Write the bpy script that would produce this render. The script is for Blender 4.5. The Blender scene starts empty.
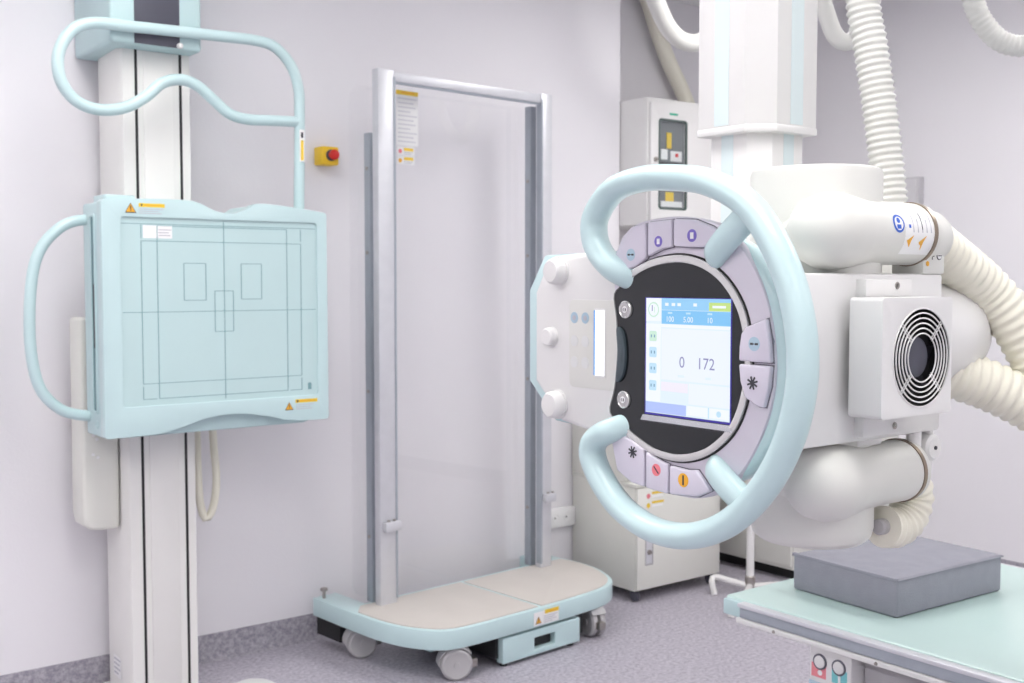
import bpy, bmesh, math, random
from mathutils import Vector, Matrix
random.seed(4)
PI = math.pi
sc = bpy.context.scene
COL = sc.collection

# ------------------------------------------------------------------ camera, world, exposure
cam_d = bpy.data.cameras.new('camera')
cam = bpy.data.objects.new('camera', cam_d)
COL.objects.link(cam)
cam_d.sensor_width = 36.0
cam_d.lens = 39.59
cam_d.clip_start = 0.05
cam.location = (0, 0, 1.35)
cam.rotation_euler = (math.radians(90 - 3.1), 0, math.radians(52.5 - 90))
cam_d.dof.use_dof = True
cam_d.dof.focus_distance = 1.52
cam_d.dof.aperture_fstop = 11.0
sc.camera = cam
w = bpy.data.worlds.new('world')
sc.world = w
w.use_nodes = True
w.node_tree.nodes['Background'].inputs[0].default_value = (0.8, 0.82, 0.86, 1)
w.node_tree.nodes['Background'].inputs[1].default_value = 0.3
vs = sc.view_settings
vs.view_transform = 'Standard'
vs.look = 'None'
vs.exposure = 0.0
vs.gamma = 1.0
vs.use_curve_mapping = False
LAMP = 10.5          # emission strength of the ceiling light diffusers

# ------------------------------------------------------------------ materials
def srgb(r, g, b):
    f = lambda c: (c / 255 / 12.92) if c / 255 <= 0.04045 else ((c / 255 + 0.055) / 1.055) ** 2.4
    return (f(r), f(g), f(b), 1)

def mat(name, col, rough=0.45, metal=0.0, var=0.03, scale=8.0, bump=0.0, bscale=200.0, spec=0.5, coat=0.0):
    m = bpy.data.materials.new(name)
    m.use_nodes = True
    nt = m.node_tree
    b = nt.nodes['Principled BSDF']
    tc = nt.nodes.new('ShaderNodeTexCoord')
    n = nt.nodes.new('ShaderNodeTexNoise')
    n.inputs['Scale'].default_value = scale
    n.inputs['Detail'].default_value = 3
    nt.links.new(tc.outputs['Object'], n.inputs['Vector'])
    r = nt.nodes.new('ShaderNodeValToRGB')
    r.color_ramp.elements[0].position = 0.3
    r.color_ramp.elements[1].position = 0.7
    r.color_ramp.elements[0].color = tuple(c * (1 - var) for c in col[:3]) + (1,)
    r.color_ramp.elements[1].color = tuple(min(1, c * (1 + var)) for c in col[:3]) + (1,)
    nt.links.new(n.outputs['Fac'], r.inputs['Fac'])
    nt.links.new(r.outputs['Color'], b.inputs['Base Color'])
    b.inputs['Roughness'].default_value = rough
    b.inputs['Metallic'].default_value = metal
    b.inputs['Specular IOR Level'].default_value = spec
    b.inputs['Coat Weight'].default_value = coat
    if bump:
        n2 = nt.nodes.new('ShaderNodeTexNoise')
        n2.inputs['Scale'].default_value = bscale
        nt.links.new(tc.outputs['Object'], n2.inputs['Vector'])
        bp = nt.nodes.new('ShaderNodeBump')
        bp.inputs['Strength'].default_value = bump
        bp.inputs['Distance'].default_value = 0.002
        nt.links.new(n2.outputs['Fac'], bp.inputs['Height'])
        nt.links.new(bp.outputs['Normal'], b.inputs['Normal'])
    return m

def emit(name, col, s=1.0):
    m = bpy.data.materials.new(name)
    m.use_nodes = True
    nt = m.node_tree
    b = nt.nodes['Principled BSDF']
    b.inputs['Base Color'].default_value = (0.02, 0.02, 0.02, 1)
    b.inputs['Roughness'].default_value = 0.25
    b.inputs['Emission Color'].default_value = col
    b.inputs['Emission Strength'].default_value = s
    return m

def clear(name, tint, refl=1.0):
    m = bpy.data.materials.new(name)
    m.use_nodes = True
    nt = m.node_tree
    nt.nodes.remove(nt.nodes['Principled BSDF'])
    out = nt.nodes['Material Output']
    t = nt.nodes.new('ShaderNodeBsdfTransparent')
    t.inputs[0].default_value = tint
    g = nt.nodes.new('ShaderNodeBsdfGlossy')
    g.inputs['Roughness'].default_value = 0.01
    g.inputs['Color'].default_value = (refl, refl, refl, 1)
    f = nt.nodes.new('ShaderNodeFresnel')
    f.inputs['IOR'].default_value = 1.75   # stands for both faces of the sheet
    geo = nt.nodes.new('ShaderNodeNewGeometry')       # one reflection per sheet: only its outer face mirrors
    inv = nt.nodes.new('ShaderNodeMath')
    inv.operation = 'SUBTRACT'
    inv.inputs[0].default_value = 1.0
    nt.links.new(geo.outputs['Backfacing'], inv.inputs[1])
    mul = nt.nodes.new('ShaderNodeMath')
    mul.operation = 'MULTIPLY'
    nt.links.new(f.outputs[0], mul.inputs[0])
    nt.links.new(inv.outputs[0], mul.inputs[1])
    mx = nt.nodes.new('ShaderNodeMixShader')
    nt.links.new(mul.outputs[0], mx.inputs[0])
    nt.links.new(t.outputs[0], mx.inputs[1])
    nt.links.new(g.outputs[0], mx.inputs[2])
    nt.links.new(mx.outputs[0], out.inputs['Surface'])
    return m

def vinyl(name, base, dark, light):
    m = bpy.data.materials.new(name)
    m.use_nodes = True
    nt = m.node_tree
    b = nt.nodes['Principled BSDF']
    tc = nt.nodes.new('ShaderNodeTexCoord')
    n = nt.nodes.new('ShaderNodeTexNoise')
    n.inputs['Scale'].default_value = 70
    n.inputs['Detail'].default_value = 4
    n.inputs['Roughness'].default_value = 0.7
    nt.links.new(tc.outputs['Object'], n.inputs['Vector'])
    r = nt.nodes.new('ShaderNodeValToRGB')
    e = r.color_ramp.elements
    e[0].position = 0.36
    e[0].color = dark
    e[1].position = 0.66
    e[1].color = light
    x = e.new(0.5)
    x.color = base
    nt.links.new(n.outputs['Fac'], r.inputs['Fac'])
    nt.links.new(r.outputs['Color'], b.inputs['Base Color'])
    b.inputs['Roughness'].default_value = 0.45
    return m

WALL = mat('wall_paint', srgb(236, 234, 238), 0.7, var=0.012, scale=1.5, bump=0.15, bscale=120)
WALL2 = mat('wall_paint_darker', srgb(230, 228, 232), 0.7, var=0.012, scale=1.5, bump=0.15, bscale=120)  # wall colour, slightly darker on the recess wall
CEIL = mat('ceiling_paint', srgb(235, 235, 236), 0.8, var=0.01)
FLOOR = vinyl('floor_vinyl', srgb(178, 173, 184), srgb(152, 147, 159), srgb(200, 195, 204))
BASEB = vinyl('baseboard_vinyl', srgb(162, 159, 168), srgb(138, 135, 146), srgb(186, 182, 190))
TEAL = mat('teal_plastic', srgb(196, 221, 223), 0.32, var=0.015, coat=0.25)
TEALD = mat('teal_paint', srgb(190, 215, 217), 0.4, var=0.015)
DETECT = mat('detector_cover', srgb(193, 218, 219), 0.35, var=0.01)
TLINE = mat('printed_line', srgb(128, 168, 173), 0.5, var=0)
WHITE = mat('white_enamel', srgb(228, 227, 226), 0.35, var=0.01, coat=0.2)
OFFW = mat('offwhite_plastic', srgb(221, 221, 216), 0.4, var=0.012)
CREAM = mat('cream_hose', srgb(236, 233, 218), 0.45, var=0.015)
BEIGE = mat('cabinet_enamel', srgb(226, 226, 219), 0.45, var=0.012)
COLW = mat('column_white', srgb(232, 231, 228), 0.4, var=0.01)
BLACK = mat('black_rubber', srgb(28, 28, 30), 0.6, var=0.1)
DARKP = mat('dark_panel', srgb(78, 78, 90), 0.5, var=0.05)
GLASSB = mat('black_glass', srgb(22, 26, 30), 0.06, var=0.02, spec=0.6)
DGLASS = mat('smoked_lens', srgb(70, 82, 88), 0.12, var=0.03)
LILAC = mat('lilac_bezel', srgb(216, 211, 222), 0.3, metal=0.15, var=0.01)
BUTTON = mat('button_cap', srgb(214, 209, 222), 0.38, var=0.012)
SILVER = mat('silver_rim', srgb(226, 226, 224), 0.22, metal=0.7, var=0.01)
ALU = mat('aluminium', srgb(214, 215, 220), 0.4, metal=0.3, var=0.03, scale=20)
ALUD = mat('aluminium_dark', srgb(168, 175, 184), 0.45, metal=0.3, var=0.03, scale=20)
BROWNM = mat('bronze_rim', srgb(150, 135, 120), 0.3, metal=0.7, var=0.05)
MATB = mat('beige_mat', srgb(206, 200, 194), 0.6, var=0.02, bump=0.2)
GREYP = mat('caster_grey', srgb(176, 174, 176), 0.5, var=0.03)
CLOTH = mat('grey_cloth', srgb(146, 146, 156), 0.8, var=0.04, scale=30, bump=0.5, bscale=500)
MINT = mat('mint_tabletop', srgb(200, 224, 220), 0.3, var=0.01)
YEL = mat('yellow_print', srgb(240, 205, 60), 0.5, var=0.02)
YELB = mat('yellow_box', srgb(243, 200, 45), 0.4, var=0.03)
ORA = mat('orange_print', srgb(238, 176, 50), 0.5, var=0.02)
INK = mat('dark_ink', srgb(60, 60, 66), 0.6, var=0)
GINK = mat('grey_ink', srgb(190, 190, 198), 0.6, var=0)
LGINK = mat('faint_ink', srgb(214, 214, 220), 0.6, var=0)
PAPER = mat('label_paper', srgb(240, 240, 240), 0.5, var=0.005)
RED = mat('red_plastic', srgb(215, 35, 30), 0.35, var=0.02)
PINK = mat('pink_print', srgb(235, 130, 140), 0.5, var=0.02)
BLUE = mat('blue_print', srgb(40, 95, 200), 0.5, var=0.02)
VIOLET = mat('violet_print', srgb(120, 105, 190), 0.5, var=0.02)
LBLUE = mat('pale_blue_print', srgb(175, 200, 215), 0.5, var=0.02)
CYANP = mat('cyan_print', srgb(110, 200, 205), 0.5, var=0.02)
TGREEN = mat('green_print', srgb(60, 170, 140), 0.5, var=0.02)
STEEL = mat('steel', srgb(170, 165, 160), 0.3, metal=0.9, var=0.03)
ACRYL = clear('clear_acrylic', (0.995, 0.995, 0.996, 1))
WGLASS = clear('cabinet_glass', (0.95, 0.96, 0.96, 1))
STRIPE = mat('pale_teal_stripe', srgb(212, 225, 227), 0.4, var=0.01)

# ------------------------------------------------------------------ mesh helpers
ORG = {}

def finish(bm, name, mats, parent=None, ang=38):
    bmesh.ops.recalc_face_normals(bm, faces=bm.faces[:])
    lim = math.radians(ang)
    for e in bm.edges:
        e.smooth = not (len(e.link_faces) == 2 and e.calc_face_angle(0) > lim)
    for f in bm.faces:
        f.smooth = True
    me = bpy.data.meshes.new(name)
    if parent is not None:
        r = parent
        while r.parent:
            r = r.parent
        o = ORG.get(r.name)
        if o:
            bmesh.ops.translate(bm, verts=bm.verts[:], vec=-Vector(o))
    bm.to_mesh(me)
    bm.free()
    for m in (mats if isinstance(mats, (list, tuple)) else [mats]):
        me.materials.append(m)
    ob = bpy.data.objects.new(name, me)
    COL.objects.link(ob)
    if parent is not None:
        ob.parent = parent
    return ob

def thing(name, label, cat, org, world_coords=True, rz=0.0, group=None):
    e = bpy.data.objects.new(name, None)
    e.empty_display_size = 0.1
    COL.objects.link(e)
    e.location = org
    e.rotation_euler = (0, 0, rz)
    e['label'] = label
    e['category'] = cat
    if group:
        e['group'] = group
    if world_coords:
        ORG[e.name] = org
    return e

def tag(o, label, cat, group=None):
    o['label'] = label
    o['category'] = cat
    if group:
        o['group'] = group
    return o

def structure(o):
    o['kind'] = 'structure'
    return o

def bevel(bm, off, seg=2, ang=50):
    if off <= 0:
        return
    ed = [e for e in bm.edges if len(e.link_faces) == 2 and e.calc_face_angle(0) > math.radians(ang)]
    bmesh.ops.bevel(bm, geom=ed, offset=off, segments=seg, profile=0.5, affect='EDGES', clamp_overlap=True)

def box(x0, x1, y0, y1, z0, z1, bev=0.0, seg=2, bm=None):
    t = bmesh.new()
    bmesh.ops.create_cube(t, size=1)
    for v in t.verts:
        v.co = Vector((x0 + (v.co.x + .5) * (x1 - x0), y0 + (v.co.y + .5) * (y1 - y0), z0 + (v.co.z + .5) * (z1 - z0)))
    bevel(t, bev, seg)
    return merge(bm, t)

def merge(bm, t, mi=None):
    if mi is not None:
        for f in t.faces:
            f.material_index = mi
    if bm is None:
        return t
    me = bpy.data.meshes.new('tmp')
    t.to_mesh(me)
    t.free()
    bm.from_mesh(me)
    bpy.data.meshes.remove(me)
    return bm

class Frame:
    def __init__(s, o, r, u, n):
        s.o, s.r, s.u, s.n = Vector(o), Vector(r), Vector(u), Vector(n)
    def __call__(s, a, b, d=0.0):
        return s.o + s.r * a + s.u * b + s.n * d

def smooth_loop(pts, n=6, closed=True):
    out = []
    N = len(pts)
    rng = range(N) if closed else range(N - 1)
    dim = len(pts[0])
    for i in rng:
        if closed:
            p = [pts[(i + k) % N] for k in (-1, 0, 1, 2)]
        else:
            p = [pts[max(0, i - 1)], pts[i], pts[i + 1], pts[min(N - 1, i + 2)]]
        for j in range(n):
            t = j / n
            out.append(tuple(0.5 * ((2 * p[1][k]) + (-p[0][k] + p[2][k]) * t + (2 * p[0][k] - 5 * p[1][k] + 4 * p[2][k] - p[3][k]) * t * t + (-p[0][k] + 3 * p[1][k] - 3 * p[2][k] + p[3][k]) * t ** 3) for k in range(dim)))
    if not closed:
        out.append(tuple(pts[-1]))
    return out

def rrect(x0, x1, y0, y1, r, n=5):
    out = []
    for cx, cy, a in ((x1 - r, y1 - r, 0), (x0 + r, y1 - r, 90), (x0 + r, y0 + r, 180), (x1 - r, y0 + r, 270)):
        for i in range(n + 1):
            t = math.radians(a + 90 * i / n)
            out.append((cx + r * math.cos(t), cy + r * math.sin(t)))
    return out

def circ(cx, cy, r, n=28):
    return [(cx + r * math.cos(2 * PI * i / n), cy + r * math.sin(2 * PI * i / n)) for i in range(n)]

def offset_loop(pts, d):
    N = len(pts)
    area = sum(pts[i][0] * pts[(i + 1) % N][1] - pts[(i + 1) % N][0] * pts[i][1] for i in range(N))
    s = 1 if area > 0 else -1
    out = []
    for i in range(N):
        a, b = pts[i - 1], pts[(i + 1) % N]
        tx, ty = b[0] - a[0], b[1] - a[1]
        L = math.hypot(tx, ty) or 1
        out.append((pts[i][0] + s * ty / L * d, pts[i][1] - s * tx / L * d))
    return out

def prism(outer, fr, d0, d1, holes=(), bev=0.0, seg=2, bm=None, mi=None):
    t = bmesh.new()
    if not holes:
        t.faces.new([t.verts.new(fr(x, y, d0)) for x, y in outer])
    else:
        es = []
        for lp in [outer] + list(holes):
            vs_ = [t.verts.new(fr(x, y, d0)) for x, y in lp]
            for i in range(len(vs_)):
                es.append(t.edges.new((vs_[i], vs_[(i + 1) % len(vs_)])))
        bmesh.ops.triangle_fill(t, use_beauty=True, use_dissolve=False, edges=es)
    r = bmesh.ops.extrude_face_region(t, geom=t.faces[:])
    bmesh.ops.translate(t, verts=[v for v in r['geom'] if isinstance(v, bmesh.types.BMVert)], vec=fr.n * (d1 - d0))
    bmesh.ops.recalc_face_normals(t, faces=t.faces[:])
    bevel(t, bev, seg)
    return merge(bm, t, mi)

def lathe(prof, o, axis, n=32, bm=None, mi=None, caps=True):
    """prof: list of (distance along axis, radius)"""
    t = bmesh.new()
    ax = Vector(axis).normalized()
    a = ax.orthogonal().normalized()
    b = ax.cross(a)
    rings = []
    for d, r in prof:
        c = Vector(o) + ax * d
        if r < 1e-5:
            rings.append([t.verts.new(c)])
        else:
            rings.append([t.verts.new(c + (a * math.cos(2 * PI * i / n) + b * math.sin(2 * PI * i / n)) * r) for i in range(n)])
    for p, q in zip(rings, rings[1:]):
        for i in range(n):
            j = (i + 1) % n
            if len(p) == 1 and len(q) == 1:
                continue
            if len(p) == 1:
                t.faces.new((p[0], q[i], q[j]))
            elif len(q) == 1:
                t.faces.new((p[i], p[j], q[0]))
            else:
                t.faces.new((p[i], p[j], q[j], q[i]))
    if caps:
        for r in (rings[0], rings[-1]):
            if len(r) > 2:
                t.faces.new(r)
    return merge(bm, t, mi)

def sweep(path, ra, rb=None, normal=None, n=16, closed=False, rf=None, bm=None, caps=True):
    """tube along path; ra in-plane radius, rb radius along normal; rf(s) scales the radius by arc length"""
    t = bmesh.new()
    P = [Vector(p) for p in path]
    rb = ra if rb is None else rb
    N = len(P)
    tang = []
    for i in range(N):
        if closed:
            d = P[(i + 1) % N] - P[i - 1]
        else:
            d = P[min(N - 1, i + 1)] - P[max(0, i - 1)]
        tang.append(d.normalized())
    nv = Vector(normal) if normal else tang[0].orthogonal().normalized()
    rings = []
    s = 0
    for i in range(N):
        if i:
            s += (P[i] - P[i - 1]).length
        if not normal:
            nv = (nv - tang[i] * nv.dot(tang[i])).normalized()
        sd = tang[i].cross(nv).normalized()
        k = rf(s) if rf else 1.0
        rings.append([t.verts.new(P[i] + (sd * math.cos(2 * PI * j / n) * ra + nv * math.sin(2 * PI * j / n) * rb) * k) for j in range(n)])
    rng = range(N) if closed else range(N - 1)
    for i in rng:
        p, q = rings[i], rings[(i + 1) % N]
        for j in range(n):
            t.faces.new((p[j], p[(j + 1) % n], q[(j + 1) % n], q[j]))
    if not closed and caps:
        t.faces.new(rings[0])
        t.faces.new(rings[-1])
    return merge(bm, t)

def resample(pts, step):
    P = [Vector(p) for p in smooth_loop([tuple(p) for p in pts], 24, closed=False)]
    out = [P[0]]
    acc = 0.0
    for a, b in zip(P, P[1:]):
        d = (b - a).length
        while acc + d >= step:
            f = (step - acc) / d
            a = a.lerp(b, f)
            out.append(a.copy())
            d = (b - a).length
            acc = 0.0
        acc += d
    out.append(P[-1])
    return out

def ribbed(pts, r, pitch, amp=0.07, n=24):
    path = resample(pts, pitch / 6)
    def rf(s):
        return 1 + amp * math.sin(2 * PI * s / pitch)
    return sweep(path, r, n=n, rf=rf)

def text_tris(body, size):
    cu = bpy.data.curves.new('t', 'FONT')
    cu.body = body
    cu.size = size
    cu.align_x = 'CENTER'
    cu.align_y = 'CENTER'
    cu.resolution_u = 3
    ob = bpy.data.objects.new('t', cu)
    COL.objects.link(ob)
    dg = bpy.context.evaluated_depsgraph_get()
    me = bpy.data.meshes.new_from_object(ob.evaluated_get(dg))
    vs_ = [(v.co.x, v.co.y) for v in me.vertices]
    fs = [tuple(p.vertices) for p in me.polygons]
    COL.objects.unlink(ob)
    bpy.data.objects.remove(ob)
    bpy.data.curves.remove(cu)
    bpy.data.meshes.remove(me)
    return vs_, fs

def decal(name, fmap, items, parent, thick=0.0006, base=0.0, fan=False):
    """flat print: items = (outline, material, level) or ('text', body, size, x, y, material, level)"""
    bm = bmesh.new()
    mats = []
    for it in items:
        m = it[5] if it[0] == 'text' else it[1]
        lv = it[6] if it[0] == 'text' else it[2]
        if m not in mats:
            mats.append(m)
        k = mats.index(m)
        d = base + thick * (lv + 1)
        if it[0] == 'text':
            vs_, fs = text_tris(it[1], it[2])
            V = [bm.verts.new(fmap(x + it[3], y + it[4], d)) for x, y in vs_]
            for f in fs:
                try:
                    bm.faces.new([V[i] for i in f]).material_index = k
                except ValueError:
                    pass
        else:
            top = [bm.verts.new(fmap(x, y, d)) for x, y in it[0]]
            if fan:                                   # follow a curved surface
                cxm = sum(p[0] for p in it[0]) / len(it[0])
                cym = sum(p[1] for p in it[0]) / len(it[0])
                prev = top
                for q in (0.66, 0.33):
                    ring = [bm.verts.new(fmap(cxm + (x - cxm) * q, cym + (y - cym) * q, d)) for x, y in it[0]]
                    for i in range(len(ring)):
                        j = (i + 1) % len(ring)
                        bm.faces.new((prev[i], prev[j], ring[j], ring[i])).material_index = k
                    prev = ring
                bm.faces.new(prev).material_index = k
                continue
            bot = [bm.verts.new(fmap(x, y, base - 0.0005)) for x, y in it[0]]
            bm.faces.new(top).material_index = k
            for i in range(len(top)):
                j = (i + 1) % len(top)
                bm.faces.new((bot[i], bot[j], top[j], top[i])).material_index = k
    return finish(bm, name, mats, parent)

R4 = lambda x0, x1, y0, y1: [(x0, y0), (x1, y0), (x1, y1), (x0, y1)]

def tri_items(cx, cy, s, lv=0):
    t = lambda k: [(cx - s * k, cy - s * 0.8 * k), (cx + s * k, cy - s * 0.8 * k), (cx, cy + s * 0.95 * k)]
    return [(t(1.0), INK, lv), (t(0.8), ORA, lv + 1), (R4(cx - s * .09, cx + s * .09, cy - s * .15, cy + s * .42), INK, lv + 2),
            (R4(cx - s * .09, cx + s * .09, cy - s * .46, cy - s * .26), INK, lv + 2)]

def lines_items(x0, x1, y0, y1, n, m, lv):
    out = []
    h = (y1 - y0) / n
    for i in range(n):
        e = x1 - (x1 - x0) * (0.0, .18, .07, .35)[i % 4]
        out.append((R4(x0, e, y0 + h * (n - 1 - i) + h * .3, y0 + h * (n - 1 - i) + h * .62), m, lv))
    return out

XZ = Frame((0, 0, 0), (1, 0, 0), (0, 0, 1), (0, -1, 0))       # facing -Y
def face_y(y):
    return Frame((0, y, 0), (1, 0, 0), (0, 0, 1), (0, -1, 0))
def face_x(x):                                                # facing -X, first axis is +Y
    return Frame((x, 0, 0), (0, 1, 0), (0, 0, 1), (-1, 0, 0))
UP = Frame((0, 0, 0), (1, 0, 0), (0, 1, 0), (0, 0, 1))

# ------------------------------------------------------------------ room shell
WY, RX, CZ = 3.78, 4.81, 2.75
X0, Y0 = -2.6, -3.0
structure(finish(box(X0 - .1, RX + .1, Y0 - .1, 4.2, -0.1, 0), 'floor', FLOOR))
structure(finish(box(X0 - .1, RX + .1, Y0 - .1, 4.2, CZ, CZ + .1), 'ceiling', CEIL))
structure(finish(box(X0 - .1, 3.515, WY, WY + .42, 0, CZ), 'wall_left', WALL))
structure(finish(box(3.515, RX + .1, 4.06, 4.2, 0, CZ), 'wall_recess', WALL2))
structure(finish(box(RX, RX + .1, Y0, 4.06, 0, CZ), 'wall_right', WALL))
structure(finish(box(X0 - .1, X0, Y0, WY, 0, CZ), 'wall_near', WALL))
structure(finish(box(X0 - .1, RX + .1, Y0 - .1, Y0, 0, CZ), 'wall_back', WALL))

def cove(name, p0, p1, inward):
    prof = [(0, 0), (0.02, 0), (0.008, 0.006), (0.004, 0.02), (0.003, 0.095), (0, 0.096)]
    bm = bmesh.new()
    ends = []
    for p in (p0, p1):
        ends.append([bm.verts.new((p[0] + inward[0] * a, p[1] + inward[1] * a, b)) for a, b in prof])
    for i in range(len(prof)):
        j = (i + 1) % len(prof)
        bm.faces.new((ends[0][i], ends[0][j], ends[1][j], ends[1][i]))
    bm.faces.new(ends[0])
    bm.faces.new(ends[1])
    return structure(finish(bm, name, BASEB))
cove('baseboard_left', (X0, WY), (3.515, WY), (0, -1))
cove('baseboard_recess', (3.515, 4.06), (RX, 4.06), (0, -1))
cove('baseboard_right', (RX, Y0), (RX, 4.06), (-1, 0))

# ceiling light panels (the room's lamps)
GLOW = emit('light_diffuser', (1.0, 0.985, 0.97, 1), LAMP)
k = 0
names = ['nearest the entrance side', 'in the middle', 'nearest the cabinets']
for row, yy in enumerate((-1.6, 0.6, 2.4)):
    for i, xx in enumerate((-1.2, 0.9, 3.42)):
        l = thing('ceiling_light', 'recessed white ceiling light panel, %s row, %s' % (('back', 'middle', 'bucky-stand')[row], names[i]), 'light', (xx, yy, CZ), group='ceiling light panels')
        fr = Frame((xx, yy, CZ), (1, 0, 0), (0, -1, 0), (0, 0, -1))
        finish(prism(R4(-.32, .32, -.62, .62), fr, -0.01, .03, holes=[R4(-.29, .29, -.59, .59)], bev=.004), 'frame', WHITE, l)
        finish(prism(R4(-.289, .289, -.589, .589), fr, 0.002, .02), 'diffuser', GLOW, l)

# ------------------------------------------------------------------ wall bucky stand
B = thing('wall_bucky_stand', 'pale teal upright chest x-ray stand on white column with tubular grab bars', 'x-ray stand', (1.295, 3.6, 0))
CX0, CX1, CY0, CY1 = 1.167, 1.391, 3.50, 3.725
colm = prism([(CX0 + .01, CY1), (CX0, CY0 + .02), (CX0 + .012, CY0), (CX0 + .050, CY0), (CX0 + .050, CY0 + .012), (CX0 + .056, CY0 + .012), (CX0 + .056, CY0), (CX1 - .033, CY0), (CX1 - .033, CY0 + .012), (CX1 - .027, CY0 + .012), (CX1 - .027, CY0), (CX1, CY0), (CX1, CY1)], UP, 0.0, 2.16)
column = finish(colm, 'column', COLW, B)
for xx in (CX0 + .053, CX1 - .030):
    finish(box(xx - .0042, xx + .0042, CY0 - .0012, CY0 + .011, 0.0, 2.10), 'slot_strip', BLACK, column)
finish(prism(R4(CX0 + .075, CX1 - .056, 0.014, 2.06), face_y(CY0), -.004, .004, bev=.003), 'centre_panel', COLW, column)
finish(box(CX0 - .002, CX1 + .004, CY0 - .004, WY - .022, 0, .012, .003), 'foot_plate', COLW, column)
decal('serial_label', Frame((CX0, 3.6, .10), (0, -1, 0), (0, 0, 1), (-1, 0, 0)), [(R4(-.05, .02, -.03, .04), PAPER, 0)] + lines_items(-.045, .015, -.025, .035, 4, GINK, 1), column)
# motor cover on top
mt = prism(R4(1.118, 1.402, 3.42, 3.775), UP, 2.062, 2.50, bev=.012, seg=3)
motor = finish(mt, 'motor_cover', TEALD, B)
finish(prism(R4(1.190, 1.330, 2.066, 2.45), face_y(3.42), -.004, .004, bev=.002), 'dark_panel', DARKP, motor)
finish(lathe([(0, .009), (.008, .009), (.014, .006), (.016, 0)], (1.328, 3.416, 2.072), (0, -1, 0), 16), 'lamp_knob', WHITE, motor)
finish(lathe([(0, .006), (.005, .005), (.006, 0)], (1.119, 3.58, 2.13), (-1, 0, 0), 12), 'screw', STEEL, motor)
# panel housing: body and front plate
PY = 3.30
top = smooth_loop([(1.05, 1.585), (1.16, 1.59), (1.29, 1.592), (1.34, 1.583), (1.39, 1.562), (1.445, 1.556), (1.49, 1.572), (1.525, 1.590), (1.60, 1.588), (1.70, 1.578), (1.762, 1.570)], 4, closed=False)
bot_arch = smooth_loop([(1.764, .895), (1.70, .896), (1.62, .902), (1.55, .92), (1.45, .935), (1.35, .928), (1.27, .905), (1.20, .892), (1.05, .888)], 4, closed=False)
outl = [(1.043, 1.578)] + top + [(1.768, 1.562), (1.770, .902)] + bot_arch + [(1.043, .894)]
hole = rrect(1.097, 1.733, .977, 1.536, .012)
finish_plate = finish(prism(outl, face_y(PY), -.04, 0, holes=[hole], bev=.007, seg=3), 'front_frame', TEAL, B)
bod = [(1.047, 1.572)] + [(x, z - .005) for x, z in top] + [(1.764, 1.56), (1.764, .905), (1.70, .884), (1.10, .882), (1.047, .888)]
body = finish(prism(bod, face_y(PY), -.185, -.038, bev=.010, seg=3), 'panel_body', TEALD, B)
det = finish(prism(hole, face_y(PY), -.038, -.006), 'detector_cover', DETECT, B)
FD = face_y(PY + .006)
LW = .0021
items = []
def ln(x0, z0, x1, z1):
    if abs(x1 - x0) < 1e-6:
        items.append((R4(x0 - LW / 2 - .0003, x0 + LW / 2 + .0003, min(z0, z1), max(z0, z1)), TLINE, 0))
    else:
        items.append((R4(min(x0, x1), max(x0, x1), z0 - LW / 2, z0 + LW / 2), TLINE, 0))
def lr(x0, x1, z0, z1):
    ln(x0, z0, x1, z0); ln(x0, z1, x1, z1); ln(x0, z0, x0, z1); ln(x1, z0, x1, z1)
ln(1.416, .985, 1.416, 1.53)
ln(1.102, 1.256, 1.728, 1.256)
lr(1.159, 1.677, 1.043, 1.467)
lr(1.207, 1.628, .997, 1.512)
ln(1.159, .997, 1.159, 1.035); ln(1.159, .997, 1.200, .997); ln(1.677, .997, 1.677, 1.035); ln(1.636, .997, 1.677, .997)
ln(1.159, 1.475, 1.159, 1.515); ln(1.677, 1.475, 1.677, 1.512); ln(1.10, 1.517, 1.73, 1.517)
lr(1.288, 1.357, 1.290, 1.402)
lr(1.472, 1.540, 1.292, 1.402)
lr(1.385, 1.445, 1.193, 1.318)
items.append((circ(1.705, 1.012, .007, 10), TLINE, 0))
items.append((R4(1.699, 1.711, .996, 1.008), TLINE, 0))
decal('guide_line', FD, items, det)
decal('tape_label', FD, [(R4(1.165, 1.206, 1.475, 1.513), PAPER, 1), (R4(1.209, 1.253, 1.475, 1.512), PAPER, 1)] + lines_items(1.212, 1.25, 1.48, 1.505, 3, GINK, 2), det)
FP = face_y(PY)
decal('warning_label', FP, tri_items(1.128, 1.561, .017) + [(R4(1.152, 1.230, 1.566, 1.577), YEL, 0), (R4(1.158, 1.163, 1.569, 1.575), INK, 1), (R4(1.167, 1.220, 1.570, 1.573), ORA, 1)] + lines_items(1.152, 1.225, 1.545, 1.563, 3, GINK, 0), finish_plate)
decal('warning_label', FP, tri_items(1.628, .945, .015) + [(R4(1.650, 1.729, .955, .966), YEL, 0), (R4(1.655, 1.661, .957, .964), INK, 1), (R4(1.665, 1.72, .959, .962), ORA, 1)] + lines_items(1.652, 1.715, .932, .952, 3, GINK, 0), finish_plate)
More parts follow.
